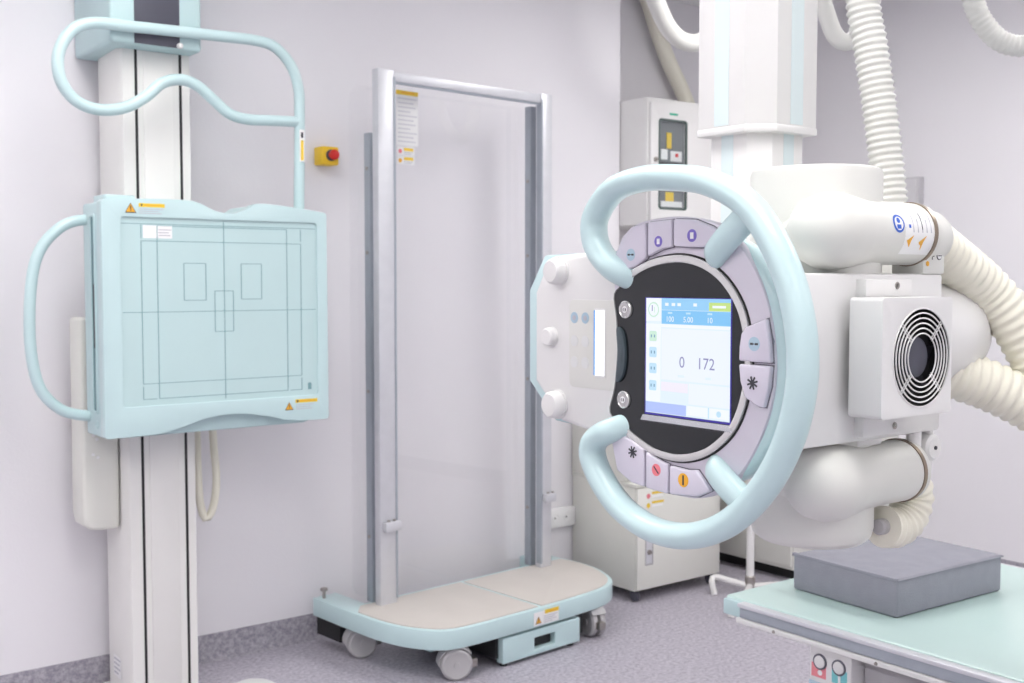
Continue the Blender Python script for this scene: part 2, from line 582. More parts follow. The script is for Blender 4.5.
# side slot on the left flank (cassette door)
FS = Frame((1.047, 0, 0), (0, -1, 0), (0, 0, 1), (-1, 0, 0))
finish(prism(rrect(-3.415, -3.372, .955, 1.545, .008), FS, -.01, .004, holes=[rrect(-3.408, -3.379, .963, 1.537, .006)], bev=.001), 'slot_rim', TEALD, body)
finish(prism(rrect(-3.408, -3.379, .963, 1.537, .006), FS, -.01, .0008), 'cassette_slot', mat('slot_teal', srgb(105, 142, 147), .5), body)
finish(prism(rrect(-3.392, -3.382, 1.15, 1.34, .003), FS, 0, .003), 'slot_seal', BLACK, body)
finish(lathe([(0, .012), (.003, .012), (.003, .008), (.001, .007), (.001, 0)], (1.047, 3.385, .922), (-1, 0, 0), 18), 'corner_button', TEALD, body)
finish(prism(rrect(1.07, 1.165, 3.36, 3.46, .01), UP, 1.57, 1.603, bev=.004), 'top_cap', TEAL, body)
# bars
def bar(name, pts, y, r, parent):
    return finish(sweep([(x, y, z) for x, z in smooth_loop(pts, 8, closed=False)], r, n=16), name, TEAL, parent)
bar('overhead_bar', [(1.720, 1.58), (1.724, 1.75), (1.726, 1.90), (1.722, 1.985), (1.695, 2.055), (1.64, 2.105), (1.57, 2.118), (1.45, 2.116), (1.30, 2.112), (1.17, 2.108), (1.06, 2.103), (.998, 2.07), (.962, 2.00), (.968, 1.925), (1.01, 1.872), (1.075, 1.853), (1.15, 1.866), (1.215, 1.905), (1.265, 1.95), (1.322, 1.967), (1.375, 1.955), (1.43, 1.915), (1.48, 1.878), (1.54, 1.865), (1.62, 1.868), (1.716, 1.872)], 3.40, .0175, B)
decal('bar_label', Frame((1.724, 3.40 - .0195, 1.80), (1, 0, 0), (0, 0, 1), (0, -1, 0)), [(R4(-.009, .009, -.06, .045), PAPER, 0), (R4(-.005, .005, -.055, .01), YEL, 1), (R4(-.004, .004, .018, .036), INK, 1)], B)
bar('side_handle', [(1.07, 1.531), (1.018, 1.527), (.969, 1.502), (.919, 1.445), (.893, 1.366), (.882, 1.235), (.887, 1.118), (.910, 1.028), (.958, .972), (1.006, .950), (1.07, .938)], 3.462, .0165, B)
# control box behind, cable loop
cb = finish(prism(smooth_loop([(1.052, 1.235), (1.050, .62), (1.056, .585), (1.075, .572), (1.11, .568), (1.162, .566), (1.164, .62), (1.164, 1.235)], 1), face_y(3.55), -.12, 0, bev=.012, seg=3), 'control_box', BEIGE, B)
for xx, zz in ((1.085, .87), (1.095, .857), (1.083, .81), (1.097, .80)):
    finish(lathe([(0, .005), (.003, .005), (.004, 0)], (xx, 3.55, zz), (0, -1, 0), 10), 'screw', PAPER, cb)
finish(sweep(resample([(1.43, 3.60, 1.0), (1.437, 3.60, .85), (1.440, 3.60, .70), (1.447, 3.60, .60), (1.466, 3.60, .55), (1.492, 3.60, .59), (1.504, 3.60, .68), (1.496, 3.60, .80), (1.485, 3.60, 1.0)], .015), .013, n=14), 'cable_loop', CREAM, B)
tag(finish(prism(smooth_loop([(1.46, 3.40), (1.50, 3.435), (1.545, 3.437), (1.585, 3.40), (1.585, 3.31), (1.46, 3.31)], 5), UP, 0, .035, bev=.008, seg=3), 'foot_pedal', WHITE), 'white foot pedal on the floor beside the column base', 'pedal')

# emergency stop
E_ = thing('emergency_stop', 'yellow emergency stop box with red mushroom button on wall', 'switch', (2.01, WY, 1.808))
eb = finish(box(1.975, 2.045, 3.715, WY, 1.775, 1.842, .006, 3), 'housing', YELB, E_)
finish(lathe([(0, .012), (.022, .012), (.022, .019), (.030, .019), (.034, .015), (.036, 0)], (2.012, 3.716, 1.810), (0, -1, 0), 24), 'button', RED, E_)
finish(lathe([(0, .021), (.004, .021), (.004, .0125)], (2.012, 3.7155, 1.810), (0, -1, 0), 24), 'collar', DARKP, E_)

# ------------------------------------------------------------------ mobile acrylic patient stand
S = thing('patient_stand', 'mobile standing platform with aluminium posts, clear acrylic pane and teal base', 'stand', (2.085, 3.45, 0), rz=math.radians(5))
PO = [(1.938, 3.72), (1.936, 3.57), (1.936, 3.43), (1.941, 3.31), (1.963, 3.204), (2.001, 3.126), (2.050, 3.075), (2.129, 3.056), (2.288, 3.053), (2.453, 3.053), (2.647, 3.058), (2.803, 3.072), (2.890, 3.103), (2.956, 3.160), (3.011, 3.265), (3.038, 3.36), (3.042, 3.45), (3.038, 3.54), (3.030, 3.665)]
arc = smooth_loop(PO, 4, closed=False)
outl = arc + [(2.93, 3.665), (2.93, 3.53), (2.04, 3.53), (2.04, 3.72)]
base = finish(prism(outl, UP, .113, .180, bev=.004), 'platform', TEAL, S)
matpts = smooth_loop([(1.953, 3.45), (1.958, 3.315), (1.978, 3.215), (2.014, 3.142), (2.060, 3.094), (2.135, 3.074), (2.30, 3.070), (2.470, 3.070)], 4, closed=False) + [(2.470, 3.505), (2.0, 3.505)]
finish(prism(matpts, UP, .176, .1835, bev=.001), 'mat_pad', MATB, base)
matpts = [(2.486, 3.505), (2.486, 3.070)] + smooth_loop([(2.486, 3.070), (2.647, 3.075), (2.798, 3.089), (2.880, 3.118), (2.943, 3.172), (2.995, 3.27), (3.021, 3.363), (3.024, 3.45), (3.015, 3.505)], 4, closed=False)[1:]
finish(prism(matpts, UP, .176, .1835, bev=.001), 'mat_pad', MATB, base)
finish(prism(R4(2.275, 2.715, 3.085, 3.5), UP, .030, .113), 'step_box', BLACK, S)
dr = finish(prism(R4(2.290, 2.672, .014, .103), face_y(3.064), -.03, .006, holes=[rrect(2.440, 2.545, .034, .076, .004)], bev=.002), 'step_drawer', TEAL, S)
finish(prism(R4(2.440, 2.545, .034, .076), face_y(3.064), -.028, -.02), 'drawer_grip', BLACK, dr)
for xx in (2.315, 2.645):
    finish(lathe([(0, .014), (.032, .014)], (xx, 3.085, 0), (0, 0, 1), 14), 'rubber_foot', BLACK, dr)
decal('warning_label', Frame((2.065, 3.0517, .008), (1, 0, 0), (0, 0, 1), (0, -1, 0)), [(R4(.365, .490, .112, .160), PAPER, 0)] + tri_items(.388, .130, .015, 1) + [(R4(.420, .490, .148, .162), YEL, 1), (R4(.44, .48, .152, .157), ORA, 2)] + lines_items(.415, .482, .115, .144, 4, GINK, 1), base)
# under-frame and adjusting screws
finish(box(1.95, 2.03, 3.56, 3.71, .045, .113), 'axle_block', BLACK, S)
finish(box(2.94, 3.025, 3.54, 3.655, .045, .113), 'axle_block', BLACK, S)
finish(box(2.08, 2.18, 3.2, 3.5, .07, .113), 'under_bracket', TEALD, S)
finish(lathe([(0, .006), (.028, .006), (.028, .014), (.036, .014), (.038, .011), (.038, 0)], (1.965, 3.685, .18), (0, 0, 1), 16), 'levelling_screw', STEEL, S)
finish(lathe([(0, .006), (.028, .006), (.028, .014), (.036, .014), (.038, .011), (.038, 0)], (3.0, 3.63, .18), (0, 0, 1), 16), 'levelling_screw', STEEL, S)
# posts
for x0, x1 in ((2.052, 2.126), (2.850, 2.910)):
    po = finish(prism([(x0, 3.45), (x1, 3.45), (x1, 3.485), (x0, 3.485)], UP, .18, 2.094, bev=.004), 'post', ALU, S)
    finish(box(x1 - .006, x1 + .002, 3.448, 3.475, .2, 2.07) if x0 < 2.5 else box(x0 - .002, x0 + .006, 3.448, 3.475, .2, 2.07), 'groove_strip', ALUD, po)
    cl = finish(box(x0 + .008, x1 + .004, 3.425, 3.449, .452, .486, .004), 'clamp', ALU, po)
    finish(lathe([(0, .006), (.005, .006), (.006, 0)], (x0 + .03, 3.44, .486), (0, 0, 1), 12), 'screw', STEEL, po)
    finish(lathe([(0, .006), (.005, .006), (.006, 0)], (x0 + .055, 3.44, .486), (0, 0, 1), 12), 'screw', STEEL, po)
finish(box(2.126, 2.850, 3.452, 3.480, 2.056, 2.090, .003), 'top_rail', ALU, S)
finish(box(2.126, 2.850, 3.458, 3.476, 2.050, 2.057), 'rail_gasket', ALUD, S)
# rear pane with rounded corners, and its clamp strips
finish(prism(rrect(2.000, 2.985, .20, 2.046, .06, 8), face_y(3.556), -.003, .003), 'acrylic_pane', ACRYL, S)
for x0 in (2.062, 2.852):
    st = finish(box(x0, x0 + .036, 3.515, 3.550, .18, 1.876 if x0 < 2.5 else 2.05, .002), 'pane_strip', ALUD, S)
    for zz in (.42, .95, 1.45, 1.75):
        finish(lathe([(0, .007), (.004, .007), (.006, 0)], (x0, 3.532, zz), (-1, 0, 0), 10), 'screw', STEEL, st)
decal('instruction_label', face_y(3.552), [(R4(2.207, 2.309, 1.848, 2.048), PAPER, 0), (R4(2.207, 2.309, 2.032, 2.048), YEL, 1), (R4(2.23, 2.29, 2.038, 2.043), ORA, 2)] + lines_items(2.215, 2.303, 1.855, 2.027, 11, LGINK, 1), S)
for zz, c in ((1.812, PINK), (1.778, ORA)):
    decal('small_label', face_y(3.552), [(R4(2.211, 2.291, zz, zz + .030), PAPER, 0), (circ(2.225, zz + .014, .008, 10), c, 1), (R4(2.242, 2.285, zz + .016, zz + .027), YEL, 1)] + lines_items(2.242, 2.283, zz + .002, zz + .014, 2, GINK, 1), S)

def caster(parent, x, y, ang, r=.055, z_top=.113):
    d = Vector((math.cos(ang), math.sin(ang), 0))
    a = Vector((-d.y, d.x, 0))
    c = Vector((x, y, r))
    for s in (-1, 1):
        wv = finish(lathe([(.006, .02), (.006, r - .003), (.009, r), (.024, r), (.029, r - .004), (.031, r - .010), (.029, r - .014), (.030, .012), (.030, 0)], c, a * s, 26), 'caster_wheel', GREYP, parent)
        finish(lathe([(.0295, .011), (.0325, .010), (.0325, 0)], c, a * s, 14), 'hub', GREYP, wv)
    bm = bmesh.new()
    arcp = [c + d * (-(r + .004) * math.cos(t)) + Vector((0, 0, (r + .004) * math.sin(t))) for t in [PI * i / 10 for i in range(2, 11)]]
    for p, q in zip(arcp, arcp[1:]):
        f = [bm.verts.new(p - a * .03), bm.verts.new(p + a * .03), bm.verts.new(q + a * .03), bm.verts.new(q - a * .03)]
        bm.faces.new(f)
    bmesh.ops.remove_doubles(bm, verts=bm.verts[:], dist=1e-5)
    bmesh.ops.solidify(bm, geom=bm.faces[:], thickness=.004)
    bmesh.ops.recalc_face_normals(bm, faces=bm.faces[:])
    hd = finish(bm, 'caster_hood', GREYP, parent)
    finish(lathe([(0, .010), (z_top - r * 1.6, .010)], (x, y, r * 1.6), (0, 0, 1), 14), 'caster_stem', BLACK, hd)
    br = c - d * (r + .002)
    finish(box(br.x - .016, br.x + .016, br.y - .012, br.y + .012, r - .018, r + .012, .004), 'brake_pedal', STEEL, hd)
caster(S, 2.00, 3.50, math.radians(160))
caster(S, 2.105, 3.095, math.radians(150))
caster(S, 2.79, 3.105, math.radians(75))
caster(S, 2.97, 3.44, math.radians(60))

# ------------------------------------------------------------------ wall socket
K = thing('wall_socket', 'white double power socket low on the wall behind the patient stand', 'socket', (3.17, WY, .31))
finish(box(3.085, 3.235, WY - .028, WY, .268, .352, .004), 'box', PAPER, K)
for xx in (3.12, 3.185):
    so = finish(lathe([(0, .02), (.003, .02), (.003, .016), (.001, .015), (.001, 0)], (xx, WY - .028, .312), (0, -1, 0), 18), 'outlet', PAPER, K)
    finish(lathe([(0, .003), (.005, .003)], (xx - .006, WY - .028, .312), (0, -1, 0), 8), 'pin_hole', BLACK, so)
finish(box(3.235, 3.262, WY - .03, WY, .268, .352, .004), 'plug_side', mat('brown_plastic', srgb(140, 95, 70), .5), K)

# ------------------------------------------------------------------ wall cabinet with glass window
W = thing('electrical_cabinet', 'white wall-mounted electrical cabinet with glazed door above the floor cabinet', 'cabinet', (3.70, 4.06, 1.6))
FY = 3.590
finish(box(3.519, 4.26, FY + .018, 4.06, 1.598, 2.158, .004), 'body', WHITE, W)
fr = face_y(FY + .018)
door = finish(prism(R4(3.527, 4.25, 1.608, 2.134), fr, .001, .018, holes=[rrect(3.578, 3.748, 1.672, 2.062, .014)], bev=.003), 'door', WHITE, W)
finish(prism(rrect(3.572, 3.754, 1.666, 2.068, .016), fr, .012, .0195, holes=[rrect(3.580, 3.746, 1.674, 2.060, .012)]), 'gasket', mat('gasket_green', srgb(88, 104, 100), .6), door)
finish(prism(R4(3.577, 3.749, 1.671, 2.063), fr, .002, .004), 'mounting_plate', mat('plate_grey', srgb(120, 124, 128), .6), door)
finish(prism(R4(3.577, 3.749, 1.671, 2.063), fr, .013, .0145), 'window_pane', WGLASS, door)
decal('brand_plate', face_y(FY), [(R4(3.640, 3.692, 2.086, 2.096), TGREEN, 0)], door)
FC = face_y(FY + .014)
for (x0, x1, z0, z1, m) in ((3.60, 3.64, 1.89, 1.935, PAPER), (3.66, 3.73, 1.885, 1.93, PAPER), (3.60, 3.73, 1.825, 1.855, PAPER), (3.635, 3.665, 1.94, 2.01, YEL), (3.69, 3.705, 1.905, 1.92, RED), (3.60, 3.735, 1.68, 1.705, PAPER), (3.63, 3.68, 1.705, 1.745, YEL), (3.58, 3.745, 1.862, 1.878, BLACK), (3.58, 3.745, 1.76, 1.815, DARKP)):
    finish(prism(R4(x0, x1, z0, z1), FC, -.002, .003 if m is not RED else .006), 'breaker', m, door)
finish(lathe([(0, .010), (.006, .010), (.006, .007), (.016, .006), (.017, 0)], (3.553, FY, 1.885), (0, -1, 0), 16), 'lock', STEEL, door)

tag(finish(sweep(resample([(3.86, 3.99, 2.75), (3.90, 3.99, 2.69), (3.95, 3.99, 2.58), (4.031, 3.99, 2.436), (4.115, 3.99, 2.32), (4.16, 3.985, 2.24), (4.175, 3.98, 2.20), (4.18, 3.98, 2.1605)], .03), .038, n=18), 'cable_conduit', CREAM), 'cream cable conduit running down the wall into the electrical cabinet', 'conduit')

# ------------------------------------------------------------------ floor cabinets
C1 = thing('floor_cabinet', 'low off-white enamel cabinet on casters with recessed lock plate', 'cabinet', (3.49, 3.57, 0))
finish(box(3.235, 3.745, 3.375, 3.775, .048, .488, .003), 'body', BEIGE, C1)
finish(box(3.230, 3.750, 3.361, 3.776, .488, .503, .003), 'top_panel', BEIGE, C1)
d1 = finish(prism(R4(3.238, 3.742, .055, .484), face_y(3.375), .001, .014, bev=.002), 'door', BEIGE, C1)
finish(prism(R4(3.282, 3.328, .155, .285), face_y(3.361), -.01, .002, holes=[R4(3.287, 3.323, .161, .279)]), 'lock_frame', GREYP, d1)
finish(prism(R4(3.287, 3.323, .161, .279), face_y(3.361), -.006, .0008), 'lock_plate', ALU, d1)
finish(lathe([(0, .011), (.006, .011), (.006, .003), (.02, .003)], (3.305, 3.361, .21), (0, -1, 0), 14), 'key_lock', STEEL, d1)
for zz, c in ((.448, PINK), (.408, YEL)):
    decal('small_label', face_y(3.361), [(circ(3.30, zz, .011, 10), c, 0), (R4(3.32, 3.39, zz + .006, zz + .016), YEL, 0), (R4(3.32, 3.385, zz - .008, zz + .001), PAPER, 0)], d1)
for xx in (3.262, 3.72):
    for yy in (3.40, 3.74):
        finish(lathe([(-.011, .02), (-.008, .023), (.008, .023), (.011, .02)], (xx, yy, .023), (1, 0, 0), 18), 'caster', DARKP, C1)
C1b = thing('upper_cabinet', 'off-white cabinet unit stacked on the low floor cabinet, set back', 'cabinet', (3.49, 3.6, .503))
finish(box(3.232, 3.748, 3.433, 3.776, .504, 1.02, .003), 'body', BEIGE, C1b)
finish(prism(R4(3.24, 3.74, .512, 1.012), face_y(3.433), .001, .013, bev=.002), 'door', BEIGE, C1b)

C2 = thing('side_cabinet', 'long off-white cabinet along the right wall behind the tubular stand', 'cabinet', (4.4, 3.0, 0))
finish(box(4.02, RX - .005, 3.175, 4.05, .055, .84, .004), 'body', BEIGE, C2)
finish(box(4.00, RX - .002, 3.165, 4.055, .84, .87, .004), 'worktop', BEIGE, C2)
for y0, y1 in ((3.18, 3.605), (3.615, 4.04)):
    dd = finish(prism(R4(y0, y1, .075, .83), face_x(4.02), .001, .016, bev=.002), 'door', BEIGE, C2)
    finish(box(3.984, 4.004, y0 + .05, y0 + .06, .55, .68, .003), 'handle', ALU, dd)
finish(box(4.07, RX - .01, 3.2, 4.04, 0, .055), 'dark_gap_fill', BLACK, C2)  # black box stands in for the shaded gap under the cabinet

T = thing('tubular_stand', 'white tubular floor stand with bent feet behind the x-ray table', 'stand', (3.78, 3.2, 0))
finish(sweep([(3.72, 3.167, .02), (3.72, 3.167, .9)], .017, n=14), 'pole', WHITE, T)
finish(sweep(resample([(3.60, 3.26, .0), (3.605, 3.28, .05), (3.63, 3.285, .068), (3.67, 3.23, .055), (3.72, 3.167, .04), (3.78, 3.09, .05), (3.80, 3.06, .05), (3.81, 3.05, 0.0)], .015), .0135, n=12), 'foot_tube', WHITE, T)
finish(sweep(resample([(3.72, 3.167, .04), (3.62, 3.10, .045), (3.50, 3.03, .05), (3.43, 3.005, .05), (3.41, 3.0, .0)], .015), .0135, n=12), 'foot_tube', WHITE, T)
finish(lathe([(0, .022), (.05, .022), (.055, .017)], (3.72, 3.167, .03), (0, 0, 1), 16), 'hub', STEEL, T)

# switch panel on right wall
Q = thing('wall_panel', 'narrow grey steel panel on the right wall behind the ribbed hose', 'panel', (RX, 3.15, 1.4))
finish(box(RX - .045, RX, 3.065, 3.20, 1.38, 1.84, .004), 'box', mat('panel_grey', srgb(196, 194, 198), .5), Q)
finish(prism(R4(3.077, 3.188, 1.392, 1.828), face_x(RX - .045), .0005, .004, bev=.001), 'cover', mat('panel_cover', srgb(206, 204, 208), .5), Q)

# ------------------------------------------------------------------ x-ray table
TB = thing('x_ray_table', 'mint green patient table top with aluminium side rail and control box', 'table', (2.33, .6, 0))
ty0, ty1, tz = -.75, 1.745, .622
finish(prism(rrect(1.962, 2.742, ty0, ty1, .012), UP, tz - .022, tz, bev=.004), 'table_top', MINT, TB)
for xs, nm in ((1.962, 1), (2.742, -1)):
    x_ = (xs - .022, xs + .004) if nm == 1 else (xs - .004, xs + .022)
    rl = finish(box(x_[0] + .004, x_[1], ty0, ty1 - .06, tz - .036, tz - .012, .002), 'side_rail', ALUD, TB)
    finish(box(x_[0], x_[1], ty0, ty1 - .055, tz - .013, tz - .003, .003), 'rail_lip', ALU, rl)
    finish(box(x_[0] + .002, x_[1] - .002, ty0, ty1 - .05, tz - .050, tz - .037, .003), 'accessory_rail', WHITE, rl)
    for i in range(9):
        yy = ty1 - .16 - i * .26
        finish(lathe([(0, .004), (.003, .003), (.003, 0)], (x_[0] + .002, yy, tz - .044), (-1, 0, 0), 8), 'rivet', STEEL, rl)
    finish(box(x_[0] + (.008 if nm == 1 else 0), x_[1] + (.01 if nm == 1 else -.006), ty1 - .06, ty1 - .006, tz - .04, tz - .003, .005), 'end_cap', TEALD, TB)
finish(box(1.97, 2.72, ty0 + .05, ty1 - .05, tz - .05, tz - .022), 'under_frame', ALUD, TB)
cbx = finish(prism(rrect(1.392, 1.498, .40, .578, .008), face_x(1.955), -.09, 0, bev=.004), 'control_box', WHITE, TB)
FCB = face_x(1.955)
decal('button_print', Frame((1.955, 0, 0), (0, -1, 0), (0, 0, 1), (-1, 0, 0)), [(R4(-1.492, -1.455, .505, .535), PINK, 0), (R4(-1.440, -1.402, .505, .535), CYANP, 0), (R4(-1.498, -1.40, .455, .495), LBLUE, 0), (circ(-1.47, .516, .006, 8), PAPER, 1), (R4(-1.424, -1.418, .508, .522), PAPER, 1)], cbx)
for yy in (1.470, 1.422):
    finish(lathe([(0, .017), (.003, .017), (.003, .0135), (.001, .013)], (1.955, yy, .540), (-1, 0, 0), 24, caps=False), 'button_ring', DARKP, cbx)
    finish(lathe([(0, .013), (.004, .013), (.005, .011), (.005, 0)], (1.955, yy, .540), (-1, 0, 0), 24), 'push_button', WHITE, cbx)
finish(box(2.10, 2.58, -.4, 1.1, .05, .56, .01), 'pedestal', WHITE, TB)
finish(box(2.05, 2.63, -.5, 1.2, 0, .05, .008), 'base_plate', GREYP, TB)
finish(box(1.99, 2.10, .6, 1.385, .44, .585, .004), 'drive_housing', GREYP, TB)
finish(prism([(1.66, .562), (.4, .562), (.4, .34), (1.30, .34)], face_x(1.947), 0, .003), 'acrylic_guard', ACRYL, TB)

# cushion
Cu = thing('foam_cushion', 'square grey cloth-covered foam block lying on the mint table', 'cushion', (2.312, 1.525, tz), world_coords=False, rz=math.radians(-3))
bm = box(-.195, .195, -.145, .145, .0005, .086, .007, 3)
cush = finish(bm, 'foam_block', CLOTH, Cu)
for v in cush.data.vertices:
    if v.co.z > .07:
        v.co.z += .003 * math.sin(v.co.x * 21 + 1) * math.cos(v.co.y * 17)
finish(box(-.1962, -.186, -.143, .147, .079, .0872, .0015), 'cover_flap', CLOTH, Cu)
finish(sweep([(-.1965, -.1465, .083), (.1965, -.1465, .083)], .0018, n=8), 'seam', CLOTH, Cu)
finish(sweep([(.1965, -.1465, .083), (.1965, .1465, .083)], .0018, n=8), 'seam', CLOTH, Cu)

# ------------------------------------------------------------------ ceiling-hung x-ray tube head
OX, OY, OZ = 1.10, 1.043, 1.247
H = thing('x_ray_tube_head', 'ceiling-suspended white x-ray tube with steering-wheel handle and touch screen', 'x-ray machine', (OX, OY, OZ), world_coords=False, rz=-PI / 2)
def wl(x, y, z):                         # world -> head coordinates
    return (OY - y, x - OX, z - OZ)
FF = Frame((0, 0, 0), (1, 0, 0), (0, 0, 1), (0, -1, 0))   # console face

# column
def octo(cx, cy, s, c):
    h = s / 2
    return [(cx - h, cy + h), (cx - h, cy - h + c), (cx - h + c, cy - h), (cx + h, cy - h), (cx + h, cy + h)]
FW = Frame(wl(0, 0, 0), (0, 1, 0), (-1, 0, 0), (0, 0, 1))  # world x,y plan inside head coords
ccx, ccy = 1.632, 1.386
co = finish(prism(octo(ccx, ccy, .152, .040), FW, 1.622, 2.70, bev=.003), 'column_housing', WHITE, H)
finish(prism(octo(ccx, ccy, .155, .041), FW, 1.614, 1.628, bev=.003), 'bottom_collar', WHITE, co)
ci = finish(prism(octo(ccx, ccy, .118, .032), FW, 1.36, 1.64, bev=.003), 'inner_column', WHITE, H)
finish(prism(octo(ccx, ccy, .30, .06), FW, 2.66, 2.75, bev=.01), 'ceiling_mount', WHITE, H)
FWX = Frame(wl(0, 0, 0), (-1, 0, 0), (0, 0, 1), (0, -1, 0))   # a = world y, b = world z, facing world -X (d from x=0 => negative)
def stripe(xf, yf, half, z0, z1, parent):
    a = Frame(wl(xf, 0, 0), (-1, 0, 0), (0, 0, 1), (0, -1, 0))
    finish(prism(R4(ccy + .018 - half, ccy + .018 + half, z0, z1), a, -.001, .0008), 'stripe', STRIPE, parent)
    b = Frame(wl(0, yf, 0), (0, 1, 0), (0, 0, 1), (1, 0, 0))
    finish(prism(R4(ccx + .018 - half, ccx + .018 + half, z0, z1), b, -.001, .0008), 'stripe', STRIPE, parent)
stripe(ccx - .076, ccy - .076, .017, 1.63, 2.65, co)
stripe(ccx - .059, ccy - .059, .014, 1.37, 1.63, ci)
finish(prism(rrect(1.44, 1.70, 1.10, 1.44, .05), FW, 1.352, 1.385, bev=.006), 'carriage_bracket', OFFW, H)
finish(box(*(wl(0, 1.46, 0)[0], wl(0, 1.42, 0)[0]), *(wl(1.55, 0, 0)[1], wl(1.58, 0, 0)[1]), 1.885 - OZ, 1.905 - OZ, .002), 'stop_bracket', GREYP, H)

# vertical pivots
VX, VY = -.015, .280
up_ = finish(lathe([(.108, .095), (.257, .095), (.264, .093), (.267, .087), (.267, 0)], (VX, VY, 0), (0, 0, 1), 56), 'upper_pivot', OFFW, H)
lo_ = finish(lathe([(-.118, .090), (-.262, .090), (-.276, .086), (-.284, .076), (-.287, 0)], (VX, VY, 0), (0, 0, 1), 56), 'lower_pivot', OFFW, H)
# tube housing
hs = finish(box(-.115, .090, .105, .450, -.124, .113, .005, 2), 'tube_housing', WHITE, H)
# rounded tube end behind
finish(lathe([(0, .090), (.09, .090), (.14, .085), (.178, .068), (.200, .043), (.208, 0)], (.005, .445, .015), (0, 1, 0), 40), 'tube_end', WHITE, H)

# yoke arms
ARM_R = .0462
def arm(zc, nm, lbl, ye):
    xc = .062
    prof = [(0, 0), (.003, .018), (.012, .035), (.028, .047), (.048, .0535), (.072, .0545), (.098, .0510), (.128, .0470), (.155, ARM_R), (ye - .168, ARM_R)]
    a = finish(lathe(prof, (xc, .150, zc), (0, 1, 0), 48), nm, OFFW, H)
    finish(lathe([(ye - .168, ARM_R - .0005), (ye - .168, ARM_R + .0018), (ye - .161, ARM_R + .0018), (ye - .161, ARM_R - .0005)], (xc, .150, zc), (0, 1, 0), 48), 'rim', BROWNM, a)
    finish(lathe([(ye - .161, ARM_R), (ye - .150, ARM_R), (ye - .145, ARM_R - .006), (ye - .145, 0)], (xc, .150, zc), (0, 1, 0), 48), 'end_cap', OFFW, a)
    return a
au = arm(.172, 'upper_arm', True, .415)
al = arm(-.182, 'lower_arm', False, .400)
# blend webs between arms and pivots
finish(lathe([(0, .046), (.06, .043)], (.0, .23, .172), (1, 0, 0), 32), 'arm_web', OFFW, au)
finish(lathe([(0, .046), (.06, .043)], (.0, .23, -.182), (1, 0, 0), 32), 'arm_web', OFFW, al)
def armmap(a, b, d):           # a along arm (+y), b arc length around the cylinder
    r = ARM_R + d
    t = b / ARM_R
    return Vector((.062 + r * math.cos(t), .318 + a, .172 + r * math.sin(t)))
its = []
for i in range(6):             # label paper in narrow strips so that it follows the curve
    its.append((R4(.005, .078, -.034 + i * .0115, -.0225 + i * .0115), PAPER, 0))
its += [(circ(-.010, .012, .0135, 20), BLUE, 1), (circ(-.010, .012, .0100, 20), PAPER, 2), (circ(-.011, .016, .0042, 10), BLUE, 3), (R4(-.016, -.006, .004, .010), BLUE, 3),
        (R4(.014, .019, .006, .011), BLUE, 1), (R4(.012, .015, .030, .033), GINK, 1)]
its += [([(.010, -.012), (.026, -.004), (.020, -.022)], ORA, 1), ([(.040, -.014), (.058, -.004), (.051, -.026)], ORA, 1)]
for i in range(5):
    its.append((R4(.024 + i * .011, .0265 + i * .011, .0, .026 - (i % 2) * .006), GINK, 1))
its.append((R4(.046, .0475, .004, .030), INK, 2))
decal('rating_label', armmap, its, au, thick=.0003, fan=True)

# console
bez = smooth_loop([(-.151, .098), (-.147, .128), (-.128, .166), (-.098, .184), (-.03, .189), (.03, .181), (.062, .166), (.100, .128), (.128, .078), (.141, .02), (.141, -.03), (.128, -.078), (.100, -.128), (.062, -.168), (.02, -.186), (-.03, -.189), (-.08, -.187), (-.130, -.172), (-.150, -.132), (-.155, -.098), (-.1445, -.05), (-.1385, .004), (-.1415, .05)], 4)
shell = smooth_loop([(-.140, .095), (-.125, .140), (-.06, .168), (.02, .168), (.090, .142), (.138, .090), (.157, .025), (.157, -.035), (.138, -.095), (.090, -.147), (.02, -.172), (-.06, -.172), (-.125, -.142), (-.142, -.095)], 5)
finish(prism(circ(0, 0, .11, 40), FF, -.12, -.045, bev=.01), 'console_neck', TEAL, H)
con = finish(prism(bez, FF, -.016, 0, bev=.003, seg=2), 'console', LILAC, H)
finish(prism(shell, FF, -.050, -.004, bev=.014, seg=4), 'console_shell', TEAL, H)
blk = smooth_loop([(-.144, .084), (-.120, .099), (-.097, .112), (-.06, .1235), (-.015, .127), (.025, .118), (.057, .099), (.082, .069), (.094, .035), (.097, 0), (.092, -.04), (.075, -.08), (.046, -.108), (.015, -.124), (-.02, -.131), (-.06, -.128), (-.09, -.118), (-.120, -.104), (-.152, -.087), (-.1425, -.05), (-.1365, .004), (-.1395, .05)], 4)
finish(prism(blk, FF, -.002, .0035), 'screen_glass', GLASSB, con)
_o1, _o2, _o3 = offset_loop(blk, .0006), offset_loop(blk, .010), offset_loop(blk, .0125)
sideless = lambda far, near: [f if b[0] > -.128 else (n[0] - .0006, n[1]) for f, n, b in zip(far, near, blk)]
finish(prism(sideless(_o2, _o1), FF, -.002, .0050, holes=[_o1], bev=.0008), 'silver_rim', SILVER, con)
finish(prism(sideless(_o3, [(a - .0008, b) for a, b in _o1]), FF, -.002, .0012, holes=[sideless(offset_loop(blk, .0095), [(a - .0003, b) for a, b in _o1])]), 'rim_gap', BLACK, con)
